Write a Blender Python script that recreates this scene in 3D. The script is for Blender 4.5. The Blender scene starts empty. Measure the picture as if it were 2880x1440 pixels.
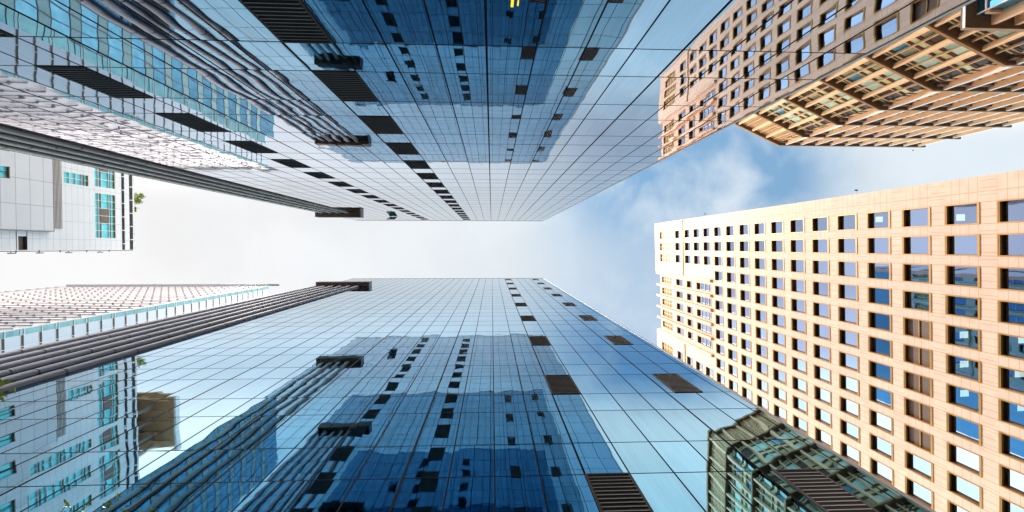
import bpy, bmesh, math, random
from mathutils import Vector, Matrix
random.seed(7)
sc = bpy.context.scene
COL = sc.collection
RAD = math.radians

# ------------------------------------------------------------------ camera
# world: X = right in the photo, Y = down in the photo, Z = up. Camera 1.6 m above the paving (z = 0 is eye level)
F_PX = 1280.0
zc = Vector((-57., -24., F_PX)).normalized()
xc = Vector((1., 0., 57 / F_PX)); xc = (xc - zc * xc.dot(zc)).normalized()
yc = zc.cross(xc)
ROW = [Vector((xc[i], yc[i], zc[i])) for i in range(3)]      # right, down, forward of the camera in world axes
cam_data = bpy.data.cameras.new('camera')
cam = bpy.data.objects.new('camera', cam_data); COL.objects.link(cam)
cam_data.sensor_width = 36.0; cam_data.sensor_fit = 'HORIZONTAL'; cam_data.lens = 16.0
cam_data.clip_start = 0.05; cam_data.clip_end = 3000
m = Matrix.Identity(4)
for i in range(3):
    m[i][0] = ROW[0][i]; m[i][1] = -ROW[1][i]; m[i][2] = -ROW[2][i]
cam.matrix_world = m
sc.camera = cam
sc.render.resolution_x = 1024; sc.render.resolution_y = 512

def project(p):
    p = Vector(p); d = ROW[2].dot(p)
    if d <= 0.01: return None
    return (1440 + F_PX * ROW[0].dot(p) / d, 720 + F_PX * ROW[1].dot(p) / d, d)

# ------------------------------------------------------------------ world, sun, exposure
SUN_DIR = Vector((-0.46, -0.08, 0.883)).normalized()           # towards the sun
SUN_EL = math.asin(SUN_DIR.z)
world = bpy.data.worlds.new('World'); sc.world = world; world.use_nodes = True
NT = world.node_tree; NT.nodes.clear()
class G:
    """tiny node-graph helper"""
    def __init__(s, nt): s.nt = nt
    def n(s, t, **kw):
        nd = s.nt.nodes.new(t)
        for k, v in kw.items(): setattr(nd, k, v)
        return nd
    def put(s, sock, v):
        if isinstance(v, bpy.types.NodeSocket): s.nt.links.new(v, sock)
        elif v is not None: sock.default_value = v
    def m(s, op, a, b=None, c=None, clamp=False):
        nd = s.n('ShaderNodeMath', operation=op, use_clamp=clamp)
        s.put(nd.inputs[0], a)
        if b is not None: s.put(nd.inputs[1], b)
        if c is not None: s.put(nd.inputs[2], c)
        return nd.outputs[0]
    def v(s, op, a, b=None):
        nd = s.n('ShaderNodeVectorMath', operation=op); s.put(nd.inputs[0], a)
        if b is not None: s.put(nd.inputs[3 if op == 'SCALE' else 1], b)
        return nd.outputs[0]
    def xyz(s, x, y, z):
        nd = s.n('ShaderNodeCombineXYZ')
        for i, q in enumerate((x, y, z)): s.put(nd.inputs[i], q)
        return nd.outputs[0]
    def sep(s, v):
        nd = s.n('ShaderNodeSeparateXYZ'); s.put(nd.inputs[0], v); return nd.outputs
    def mix(s, f, a, b):
        nd = s.n('ShaderNodeMix', data_type='RGBA'); s.put(nd.inputs[0], f)
        s.put(nd.inputs[6], a); s.put(nd.inputs[7], b); return nd.outputs[2]
    def noise(s, vec, scale, detail=2, rough=.5, dist=0):
        nd = s.n('ShaderNodeTexNoise'); s.put(nd.inputs['Vector'], vec)
        nd.inputs['Scale'].default_value = scale; nd.inputs['Detail'].default_value = detail
        nd.inputs['Roughness'].default_value = rough; nd.inputs['Distortion'].default_value = dist
        return nd.outputs[0]
    def mr(s, v, a, b, c=0., d=1., smooth=True):
        nd = s.n('ShaderNodeMapRange', interpolation_type='SMOOTHSTEP' if smooth else 'LINEAR')
        s.put(nd.inputs[0], v)
        for i, q in enumerate((a, b, c, d)): nd.inputs[i + 1].default_value = q
        return nd.outputs[0]
g = G(NT)
out = g.n('ShaderNodeOutputWorld'); bg = g.n('ShaderNodeBackground')
sky = g.n('ShaderNodeTexSky', sky_type='NISHITA', sun_disc=False)
sky.sun_elevation = SUN_EL; sky.sun_rotation = math.atan2(SUN_DIR.x, SUN_DIR.y)
sky.air_density = 1.0; sky.dust_density = 0.6; sky.ozone_density = 2.0
geo = g.n('ShaderNodeTexCoord')
d = g.sep(geo.outputs['Generated'])
zz = g.m('MAXIMUM', d[2], 0.12)
px = g.m('DIVIDE', d[0], zz); py = g.m('DIVIDE', d[1], zz)
P2 = g.xyz(px, py, 0.)
# thin bright overcast to the left (towards the sun), breaking into soft clouds over blue to the right
n1 = g.noise(P2, 2.6, 3, .5, .3); n2 = g.noise(g.v('ADD', P2, (3.1, 1.7, 0)), 6., 5, .55, .3)
nn = g.m('ADD', g.m('MULTIPLY', n1, .6), g.m('MULTIPLY', n2, .4))
bell = g.m('SUBTRACT', 1., g.m('MULTIPLY', g.mr(g.m('ABSOLUTE', g.m('SUBTRACT', px, .46)), .12, .46), 1.0))
bellx = g.m('MULTIPLY', bell, g.m('MULTIPLY', g.mr(py, .03, -.15, .42, 1.), g.mr(py, -.40, -.25, .04, 1.)))
cover = g.m('SUBTRACT', 1.0, g.m('MULTIPLY', bellx, g.mr(nn, .66, .43, .15, 1.)))
cover = g.m('MAXIMUM', cover, .22)
veil = g.mr(px, -.75, .45)
cloud = g.mix(veil, (4.3, 4.3, 4.34, 1), (3.5, 3.9, 4.22, 1))
cloud = g.v('SCALE', cloud, g.mr(nn, .35, .65, .945, 1.03))
skyc = g.v('MULTIPLY', sky.outputs[0], (.49, 1.02, 1.04))
colr = g.mix(cover, skyc, cloud)
# sky gains added, mostly out of view, for shaded walls and reflections
side = g.mr(g.m('ABSOLUTE', py), .24, .44, 0., 1.)           # added gain and tint on both sides, brightens the mirror reflections
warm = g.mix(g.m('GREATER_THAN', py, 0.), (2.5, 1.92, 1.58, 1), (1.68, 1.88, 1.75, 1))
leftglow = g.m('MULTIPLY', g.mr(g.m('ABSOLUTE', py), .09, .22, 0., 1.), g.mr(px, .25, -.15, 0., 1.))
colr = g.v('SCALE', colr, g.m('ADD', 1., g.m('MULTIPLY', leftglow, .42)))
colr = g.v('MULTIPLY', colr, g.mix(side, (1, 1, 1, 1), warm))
colr = g.v('SCALE', colr, g.mr(d[2], .60, .22, 1., 2.6))  # gain added towards the horizon, lights shaded walls, fins and soffits
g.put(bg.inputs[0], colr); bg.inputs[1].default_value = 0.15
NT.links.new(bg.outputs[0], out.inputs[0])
sd = bpy.data.lights.new('sun', 'SUN'); sd.energy = 2.6; sd.angle = RAD(1.5); sd.color = (1.0, .945, .86)
so = bpy.data.objects.new('sun', sd); COL.objects.link(so)
so.rotation_euler = SUN_DIR.to_track_quat('Z', 'Y').to_euler()
sc.view_settings.view_transform = 'Standard'; sc.view_settings.look = 'None'
sc.view_settings.gamma = 1; sc.view_settings.use_curve_mapping = False
sc.view_settings.exposure = 0.55
sc.cycles.caustics_reflective = True; sc.cycles.caustics_refractive = False
sc.cycles.max_bounces = 9; sc.cycles.glossy_bounces = 7; sc.cycles.diffuse_bounces = 3
sc.cycles.transparent_max_bounces = 8; sc.cycles.sample_clamp_indirect = 4
GROUND = -1.6

# ------------------------------------------------------------------ materials
def new_mat(name):
    mt = bpy.data.materials.new(name); mt.use_nodes = True
    nt = mt.node_tree; nt.nodes.clear(); gg = G(nt)
    o = gg.n('ShaderNodeOutputMaterial'); b = gg.n('ShaderNodeBsdfPrincipled')
    nt.links.new(b.outputs[0], o.inputs[0])
    gg.out = o; gg.b = b
    return mt, gg
def plain(name, col, rough=.6, metal=0., var=.08, scale=.6, spec=.5, dirt=None):
    mt, gg = new_mat(name)
    pos = gg.n('ShaderNodeNewGeometry').outputs['Position']
    n = gg.noise(pos, scale, 4, .6)
    f = gg.mr(n, .3, .7, 1 - var, 1 + var, False)
    c = gg.v('SCALE', col[:3], f)
    if dirt:                                              # long vertical weather streaks
        st = gg.noise(gg.v('MULTIPLY', pos, (3., 3., .12)), 1.2, 4, .7)
        c = gg.mix(gg.mr(st, .5, .8, 0, dirt), c, tuple(q * .55 for q in col[:3]) + (1,))
    gg.put(gg.b.inputs['Base Color'], c)
    gg.b.inputs['Roughness'].default_value = rough; gg.b.inputs['Metallic'].default_value = metal
    gg.b.inputs['Specular IOR Level'].default_value = spec
    return mt
def grid_index(gg, pos, u0, w, z0, per, split, axis=0):
    """cell number of a two-row-per-storey panel grid -> vector"""
    s = gg.sep(pos)
    iu = gg.m('FLOOR', gg.m('DIVIDE', gg.m('SUBTRACT', s[axis], u0), w))
    zf = gg.m('DIVIDE', gg.m('SUBTRACT', s[2], z0), per)
    iz = gg.m('FLOOR', zf); fr = gg.m('SUBTRACT', zf, iz)
    row = gg.m('GREATER_THAN', fr, split)
    return gg.xyz(iu, iz, row), fr
def mirror_glass(name, f0, u0, w, z0, per, split, axis=0, wave=.0031, tilt=.0035, scale=.55, rough=.012, edge=(1, 1, 1, 1)):
    mt, gg = new_mat(name)
    pos = gg.n('ShaderNodeNewGeometry').outputs['Position']
    idx, fr = grid_index(gg, pos, u0, w, z0, per, split, axis)
    wn = gg.n('ShaderNodeTexWhiteNoise', noise_dimensions='3D'); gg.put(wn.inputs['Vector'], idx)
    rnd = gg.v('SUBTRACT', wn.outputs['Color'], (.5, .5, .5))
    # every pane is bowed a little differently
    off = gg.v('SCALE', rnd, 1.6)
    n = gg.noise(gg.v('ADD', gg.v('MULTIPLY', pos, (1., 1., .8)), off), scale, 1.5, .45)
    bp = gg.n('ShaderNodeBump'); bp.inputs['Strength'].default_value = 1.0
    bp.inputs['Distance'].default_value = wave * 2.2; gg.put(bp.inputs['Height'], n)
    tl = gg.v('MULTIPLY', rnd, (tilt if axis == 0 else 0, 0 if axis == 0 else tilt, tilt))
    nrm = gg.v('NORMALIZE', gg.v('ADD', bp.outputs[0], tl))
    gg.put(gg.b.inputs['Normal'], nrm)
    f = gg.mr(wn.outputs['Value'], 0, 1, .93, 1.07, False)
    # rain streaks and dust, on the panes
    sv = gg.v('MULTIPLY', pos, (4., 4., .16) if axis == 0 else (4., 4., .16))
    st = gg.noise(gg.v('ADD', sv, rnd), 1.3, 4, .65)
    f = gg.m('MULTIPLY', f, gg.mr(st, .35, .75, 1.04, .90))
    gg.put(gg.b.inputs['Base Color'], gg.v('SCALE', f0[:3], f))
    gg.put(gg.b.inputs['Roughness'], gg.mr(st, .45, .8, rough, rough + .035))
    gg.b.inputs['Metallic'].default_value = 1.0
    gg.b.inputs['Specular Tint'].default_value = edge
    return mt
D1 = 4.8; D2 = 5.5835; HT = 82.2
AW = .2485 * D1; AX0 = -.026 * D1; AZ0 = 2.647 * D1; APER = .889 * D1; ASP = .588
BW = .199 * D2;  BX0 = .411 * D2;  BZ0 = (3.523 - .455) * D2; BPER = .776 * D2; BSP = .586
M = {}
TINT_A = (.335, .40, .485); TINT_B = (.13, .355, .53)
M['glassA'] = mirror_glass('mirror_glass_upper', TINT_A, AX0, AW, AZ0, APER, ASP)
M['glassB'] = mirror_glass('mirror_glass_lower', TINT_B, BX0, BW, BZ0, BPER, BSP)
M['mullion'] = plain('mullion_black', (.012, .012, .02), .9, spec=.1)
M['mullion_pale'] = plain('vent_frame_aluminium', (.10, .09, .09), .7, .2, spec=.2)
M['vent'] = plain('vent_dark', (.006, .006, .006), .8)
M['blade'] = plain('vent_blade', (.42, .41, .40), .7, .0, spec=.2)
M['finA'] = plain('pilaster_metal_warm', (.47, .46, .46), .75, .0, .07, .9, spec=.25, dirt=.35)
M['finB'] = plain('pilaster_metal_cool', (.40, .45, .53), .7, .0, .07, .9, spec=.3, dirt=.3)
M['seam'] = plain('seam_dark', (.03, .024, .022), .8)
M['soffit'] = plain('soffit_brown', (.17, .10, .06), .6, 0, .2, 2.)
M['capmetal'] = plain('cap_edge_metal', (.35, .34, .34), .4, .4)
M['lit'] = None
def emit(name, col, st):
    mt, gg = new_mat(name); gg.b.inputs['Base Color'].default_value = (*col, 1)
    gg.b.inputs['Emission Color'].default_value = (*col, 1); gg.b.inputs['Emission Strength'].default_value = st
    return mt
M['lit'] = emit('ceiling_light_white', (.95, 1., .92), 3.0)
M['lity'] = emit('lit_yellow_lamp', (1., .62, .02), .9)

# stone cladding of the punched-window building: joints follow storeys and bays
DA = .03; DX0, DY0 = 38.5, -5.667
DU = Vector((math.sin(DA), math.cos(DA))); 
D_BAY0, D_BAY, D_WIN = 2.07, 2.535, 1.70
D_Z0, D_PER, D_WH = 33.14, 4.04, 2.78
def stone_clad(name, base, joint, face=True):
    mt, gg = new_mat(name)
    pos = gg.n('ShaderNodeNewGeometry').outputs['Position']; s = gg.sep(pos)
    u = gg.m('ADD', gg.m('MULTIPLY', gg.m('SUBTRACT', s[0], DX0), DU.x), gg.m('MULTIPLY', gg.m('SUBTRACT', s[1], DY0), DU.y))
    def fr(v): return gg.m('FRACT', v)
    zf = fr(gg.m('DIVIDE', gg.m('SUBTRACT', s[2], D_Z0), D_PER))             # 0..1 from the window head up
    uf = fr(gg.m('DIVIDE', gg.m('SUBTRACT', u, D_BAY0), D_BAY))
    sp = gg.m('LESS_THAN', zf, (D_PER - D_WH) / D_PER)
    def line(v, w): return gg.m('LESS_THAN', gg.m('ABSOLUTE', gg.m('SUBTRACT', v, .5)), w)
    lu = line(fr(gg.m('ADD', gg.m('DIVIDE', gg.m('SUBTRACT', u, D_BAY0), D_BAY / 4.5), .5)), .035)
    lz = line(fr(gg.m('ADD', gg.m('DIVIDE', gg.m('SUBTRACT', s[2], D_Z0), D_PER / 5.8), .5)), .028)
    ln = gg.m('ADD', gg.m('MULTIPLY', sp, lu), gg.m('MULTIPLY', gg.m('SUBTRACT', 1., sp), lz), clamp=True)
    edge = gg.m('ADD', line(fr(gg.m('ADD', uf, .5)), .011), line(fr(gg.m('SUBTRACT', uf, D_WIN / D_BAY - .5)), .011), clamp=True)
    ln = gg.m('MAXIMUM', ln, edge)
    # tone of each slab
    cell = gg.xyz(gg.m('FLOOR', gg.m('DIVIDE', u, D_BAY / 4.5)), gg.m('FLOOR', gg.m('DIVIDE', s[2], D_PER / 5.8)), 0.)
    wn = gg.n('ShaderNodeTexWhiteNoise', noise_dimensions='3D'); gg.put(wn.inputs['Vector'], cell)
    n = gg.noise(pos, .35, 4, .6); n3 = gg.noise(pos, 14., 3, .6)
    f = gg.m('ADD', gg.mr(n, .3, .7, .92, 1.04, False), gg.m('ADD', gg.m('MULTIPLY', wn.outputs['Value'], .12), gg.m('MULTIPLY', n3, .05)))
    st = gg.noise(gg.xyz(gg.m('MULTIPLY', u, 2.6), gg.m('MULTIPLY', s[2], .10), 0.), 1.0, 4, .7)
    stain = gg.m('MULTIPLY', gg.mr(st, .52, .78), gg.m('ADD', .10, gg.m('MULTIPLY', sp, .22)))
    col = gg.mix(gg.m('MULTIPLY', ln, .75), gg.v('SCALE', base, f), (*joint, 1))
    gg.put(gg.b.inputs['Base Color'], gg.mix(stain, col, tuple(q * .5 for q in base) + (1,)))
    gg.b.inputs['Roughness'].default_value = .62
    return mt
M['stone'] = stone_clad('stone_cladding_peach', (.60, .405, .305), (.46, .20, .05))
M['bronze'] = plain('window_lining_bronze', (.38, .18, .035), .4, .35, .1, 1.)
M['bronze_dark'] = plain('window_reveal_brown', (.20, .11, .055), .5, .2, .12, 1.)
M['brown_louvre'] = None
def ribbed(name, a, b, axis, per, duty=.5, rough=.5, metal=0.):
    mt, gg = new_mat(name)
    pos = gg.n('ShaderNodeNewGeometry').outputs['Position']; s = gg.sep(pos)
    f = gg.m('LESS_THAN', gg.m('FRACT', gg.m('DIVIDE', s[axis], per)), duty)
    gg.put(gg.b.inputs['Base Color'], gg.mix(f, (*a, 1), (*b, 1)))
    gg.b.inputs['Roughness'].default_value = rough; gg.b.inputs['Metallic'].default_value = metal
    return mt
M['brown_louvre'] = ribbed('louvre_brown', (.16, .075, .045), (.075, .035, .02), 1, .17, .45)
M['gold_louvre'] = ribbed('louvre_gold', (.52, .27, .05), (.24, .11, .02), 2, .28, .5)
# see-through reflecting window glass
def window_glass(name, refl, thru, fac, wave=.003, scale=.7):
    mt, gg = new_mat(name)
    nt = gg.nt
    pos = gg.n('ShaderNodeNewGeometry').outputs['Position']
    n = gg.noise(pos, scale, 1.5, .4)
    bp = gg.n('ShaderNodeBump'); bp.inputs['Distance'].default_value = wave; gg.put(bp.inputs['Height'], n)
    gl = gg.n('ShaderNodeBsdfGlossy'); gl.inputs['Color'].default_value = (*refl, 1); gl.inputs['Roughness'].default_value = .015
    nt.links.new(bp.outputs[0], gl.inputs['Normal'])
    tr = gg.n('ShaderNodeBsdfTransparent'); tr.inputs['Color'].default_value = (*thru, 1)
    lw = gg.n('ShaderNodeFresnel'); lw.inputs[0].default_value = 1.5
    mx = gg.n('ShaderNodeMixShader')
    nt.links.new(gg.m('ADD', gg.m('MULTIPLY', lw.outputs[0], 1 - fac), fac, clamp=True), mx.inputs[0])
    nt.links.new(tr.outputs[0], mx.inputs[1]); nt.links.new(gl.outputs[0], mx.inputs[2])
    nt.links.new(mx.outputs[0], gg.out.inputs[0]); nt.nodes.remove(gg.b)
    return mt
M['paneD'] = window_glass('window_glass_blue', (.41, .51, .76), (.6, .75, .8), .80)
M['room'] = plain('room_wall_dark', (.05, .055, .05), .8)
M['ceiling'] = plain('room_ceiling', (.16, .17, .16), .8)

# fluted office block (upper right)
M['tan'] = plain('tan_stone', (.68, .47, .27), .6, 0, .08, .8, dirt=.15)
M['tan_pale'] = plain('tan_stone_fin', (.82, .56, .34), .55, 0, .07, .8, dirt=.12)
M['cream'] = plain('pale_metal_strip', (.72, .74, .82), .4, .1)
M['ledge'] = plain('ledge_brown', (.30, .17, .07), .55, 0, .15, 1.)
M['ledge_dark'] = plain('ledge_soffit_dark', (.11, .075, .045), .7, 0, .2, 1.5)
def tinted_pane(name, f0, rough=.03, wave=.004, diffuse=None, metal=.85):
    mt, gg = new_mat(name)
    pos = gg.n('ShaderNodeNewGeometry').outputs['Position']
    n = gg.noise(pos, 1.1, 2, .5)
    bp = gg.n('ShaderNodeBump'); bp.inputs['Distance'].default_value = wave; gg.put(bp.inputs['Height'], n)
    gg.put(gg.b.inputs['Normal'], bp.outputs[0])
    n2 = gg.noise(pos, .7, 3, .5)
    gg.put(gg.b.inputs['Base Color'], gg.v('SCALE', f0, gg.mr(n2, .3, .7, .82, 1.15, False)))
    gg.b.inputs['Metallic'].default_value = metal; gg.b.inputs['Roughness'].default_value = rough
    return mt
M['pane_green'] = tinted_pane('pane_grey_green', (.30, .38, .30), .05)
M['pane_teal'] = tinted_pane('pane_teal_blind', (.48, .80, .76), .25, .002, metal=.15)
M['pane_brown'] = plain('panel_dark_brown', (.05, .026, .018), .35)
M['pane_lime'] = tinted_pane('spandrel_green', (.62, .74, .46), .25, .002, metal=.15)
M['pane_dark'] = plain('frame_dark', (.04, .035, .025), .5)
M['pane_blue'] = tinted_pane('pane_deep_blue', (.08, .36, .62), .03)
M['white_cell'] = plain('pale_screen_panel', (.80, .80, .84), .4)
# pale panel building (left) and louvre building
def panel_grid(name, base, joint, ax, pu, pz, lw=.02, rough=.45, u0=0., z0=0.):
    mt, gg = new_mat(name)
    pos = gg.n('ShaderNodeNewGeometry').outputs['Position']; s = gg.sep(pos)
    def line(v, p, o): return gg.m('LESS_THAN', gg.m('ABSOLUTE', gg.m('SUBTRACT', gg.m('FRACT', gg.m('DIVIDE', gg.m('SUBTRACT', v, o), p)), .5)), lw / p)
    ln = gg.m('MAXIMUM', line(s[ax], pu, u0), line(s[2], pz, z0))
    cell = gg.xyz(gg.m('FLOOR', gg.m('ADD', gg.m('DIVIDE', gg.m('SUBTRACT', s[ax], u0), pu), .5)), gg.m('FLOOR', gg.m('ADD', gg.m('DIVIDE', gg.m('SUBTRACT', s[2], z0), pz), .5)), 0.)
    wn = gg.n('ShaderNodeTexWhiteNoise', noise_dimensions='3D'); gg.put(wn.inputs['Vector'], cell)
    n = gg.noise(pos, .5, 4, .6)
    f = gg.m('ADD', gg.mr(n, .3, .7, .95, 1.0, False), gg.m('MULTIPLY', wn.outputs['Value'], .05))
    gg.put(gg.b.inputs['Base Color'], gg.mix(gg.m('MULTIPLY', ln, .8), gg.v('SCALE', base, f), (*joint, 1)))
    gg.b.inputs['Roughness'].default_value = rough
    return mt
M['e_white'] = panel_grid('aluminium_panel_white', (.74, .755, .78), (.42, .38, .38), 1, 2.48, .93, .022, z0=.35, u0=.15)
M['e_grey'] = panel_grid('aluminium_panel_grey', (.64, .65, .68), (.27, .22, .21), 1, 3.2, 1.75, .03, z0=.1, u0=-.55)
M['e_frame'] = plain('white_window_bar', (.80, .80, .80), .4)
M['e_dark'] = plain('dark_transom', (.05, .05, .045), .5)
M['e_teal'] = tinted_pane('pane_turquoise', (.20, .80, .86), .12, .003, metal=.25)
M['e_groove'] = plain('groove_grey', (.22, .22, .22), .6)
M['e_brown'] = plain('recess_brown', (.17, .13, .11), .6)
M['canopy'] = plain('canopy_soffit_ochre', (.48, .29, .15), .5, 0, .2, .4)
M['f_white'] = plain('white_panel_wall', (.80, .86, .94), .45, 0, .03, 1.)
M['f_strip'] = panel_grid('white_strip_panel', (.74, .78, .86), (.5, .52, .6), 1, 1.3, 90., .015, z0=20, u0=.2)
M['f_teal'] = tinted_pane('pane_pale_teal', (.36, .66, .68), .12, .002, metal=.5)
M['f_blue'] = tinted_pane('pane_sky_blue', (.30, .62, .78), .05, .002, metal=.8)
M['f_green'] = ribbed('spandrel_pale_green', (.50, .66, .62), (.36, .52, .52), 2, .22, .7)
M['f_slit'] = ribbed('slit_brown', (.13, .085, .06), (.06, .04, .03), 2, .11, .6)
M['f_rail'] = plain('louvre_rail_grey', (.22, .22, .27), .5)
M['f_bracket'] = plain('bracket_grey_blue', (.32, .38, .42), .5)
M['red'] = plain('sign_red', (.62, .03, .05), .5)
M['asphalt'] = plain('asphalt', (.05, .05, .052), .9, 0, .3, 2.)
M['paving'] = panel_grid('paving_grey', (.30, .29, .28), (.14, .13, .13), 1, .6, 9., .01)
M['bark'] = plain('bark_brown', (.10, .065, .04), .9, 0, .3, 8.)
M['leaf'] = plain('leaf_green', (.20, .33, .03), .5, 0, .5, 9.)
M['leaf2'] = plain('leaf_olive', (.36, .40, .05), .5, 0, .4, 9.)
M['white_metal'] = plain('device_white', (.75, .75, .75), .4)
M['black'] = plain('device_black', (.02, .02, .02), .4)
# paving: square slabs in both directions
# ------------------------------------------------------------------ object helpers
def tag(o, label=None, cat=None, group=None, kind=None):
    if label: o['label'] = label
    if cat: o['category'] = cat
    if group: o['group'] = group
    if kind: o['kind'] = kind
    return o
def thing(name, loc, label, cat, group=None):
    o = bpy.data.objects.new(name, None); COL.objects.link(o); o.location = loc
    o.empty_display_size = 1.0
    return tag(o, label, cat, group)
class MB:
    """collects geometry in world coordinates; build() makes ONE mesh object"""
    def __init__(s): s.v = []; s.f = []; s.mi = []; s.mats = []
    def _m(s, mat):
        if mat not in s.mats: s.mats.append(mat)
        return s.mats.index(mat)
    def poly(s, pts, mat):
        b = len(s.v); s.v += [tuple(p) for p in pts]; s.f.append(tuple(range(b, b + len(pts)))); s.mi.append(s._m(mat))
    def hexa(s, p, mat, mats=None):
        """8 corners: bottom ring 0-3, top ring 4-7"""
        b = len(s.v); s.v += [tuple(q) for q in p]
        for i, q in enumerate(((3, 2, 1, 0), (4, 5, 6, 7), (0, 1, 5, 4), (1, 2, 6, 5), (2, 3, 7, 6), (3, 0, 4, 7))):
            s.f.append(tuple(b + k for k in q)); s.mi.append(s._m(mats[i] if mats else mat))
    def box(s, x0, x1, y0, y1, z0, z1, mat):
        s.hexa([(x0, y0, z0), (x1, y0, z0), (x1, y1, z0), (x0, y1, z0), (x0, y0, z1), (x1, y0, z1), (x1, y1, z1), (x0, y1, z1)], mat)
    def fbox(s, fr, u0, u1, o0, o1, z0, z1, mat, mats=None):
        s.hexa([fr(u0, o0, z0), fr(u1, o0, z0), fr(u1, o1, z0), fr(u0, o1, z0), fr(u0, o0, z1), fr(u1, o0, z1), fr(u1, o1, z1), fr(u0, o1, z1)], mat, mats)
    def fquad(s, fr, u0, u1, o, z0, z1, mat):
        s.poly([fr(u0, o, z0), fr(u1, o, z0), fr(u1, o, z1), fr(u0, o, z1)], mat)
    def prism(s, pts, z0, z1, mat, capmat=None, bottom=None):
        n = len(pts)
        for i in range(n):
            a = pts[i]; c = pts[(i + 1) % n]
            s.poly([(a[0], a[1], z0), (c[0], c[1], z0), (c[0], c[1], z1), (a[0], a[1], z1)], mat)
        s.poly([(p[0], p[1], z1) for p in pts], capmat or mat)
        s.poly([(p[0], p[1], z0) for p in reversed(pts)], bottom or capmat or mat)
    def build(s, name, parent=None, base=None, kind=None, smooth=False, fix=True):
        me = bpy.data.meshes.new(name)
        org = Vector(base) if base is not None else (world_loc(parent) if parent else Vector((0, 0, 0)))
        me.from_pydata([tuple(Vector(v) - org) for v in s.v], [], s.f)
        for mt in s.mats: me.materials.append(M[mt] if isinstance(mt, str) else mt)
        me.polygons.foreach_set('material_index', s.mi)
        if smooth: me.polygons.foreach_set('use_smooth', [True] * len(s.f))
        me.validate(); me.update()
        if fix:
            bm = bmesh.new(); bm.from_mesh(me); bmesh.ops.recalc_face_normals(bm, faces=bm.faces); bm.to_mesh(me); bm.free()
        o = bpy.data.objects.new(name, me); COL.objects.link(o)
        if parent:
            o.parent = parent; o.location = org - world_loc(parent)
        else: o.location = org
        if kind: o['kind'] = kind
        return o
    def add(s, other):
        b = len(s.v); s.v += other.v
        for f, mi in zip(other.f, other.mi):
            s.f.append(tuple(b + k for k in f)); s.mi.append(s._m(other.mats[mi]))
def world_loc(o):
    p = Vector(o.location)
    while o.parent: o = o.parent; p += Vector(o.location)
    return p
def shown(mb):
    """rough picture area of a part, for choosing which repeats become parts of their own"""
    c = sum((Vector(v) for v in mb.v), Vector()) / len(mb.v)
    r = max((Vector(v) - c).length for v in mb.v)
    q = project(c)
    if not q: return 0
    inside = -60 < q[0] < 2940 and -60 < q[1] < 1500
    return (1 if inside else .001) * (r / q[2]) ** 2
def repeats(items, name, parent, cap=100, sub=None):
    """items: list of MB or (MB, [(subname, MB), ...]); the largest-showing become parts, the rest one 'stuff' part"""
    its = [(i if isinstance(i, tuple) else (i, [])) for i in items]
    its.sort(key=lambda t: -shown(t[0]))
    objs = []
    for mb, subs in its[:cap]:
        c = sum((Vector(v) for v in mb.v), Vector()) / len(mb.v)
        o = mb.build(name, parent, base=c)
        for sn, sm in subs:
            if sm.v: sm.build(sn, o)
        objs.append(o)
    if its[cap:]:
        allm = MB()
        for mb, subs in its[cap:]:
            allm.add(mb)
            for sn, sm in subs: allm.add(sm)
        allm.build(name, parent, kind='stuff')
    return objs
def frame(ox, oy, ux, uy, nx, ny):
    def fr(u, o, z): return Vector((ox + ux * u + nx * o, oy + uy * u + ny * o, z))
    return fr

# ------------------------------------------------------------------ ground
gmb = MB(); gmb.poly([(-900, -900, GROUND), (900, -900, GROUND), (900, 900, GROUND), (-900, 900, GROUND)], 'asphalt')
tag(gmb.build('ground', base=(0, 0, GROUND)), kind='structure')
pmb = MB(); pmb.box(-54, 37, -4.78, 5.55, GROUND + .004, GROUND + .12, 'paving')
tag(pmb.build('pavement', base=(0, 0, GROUND)), kind='structure')

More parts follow.
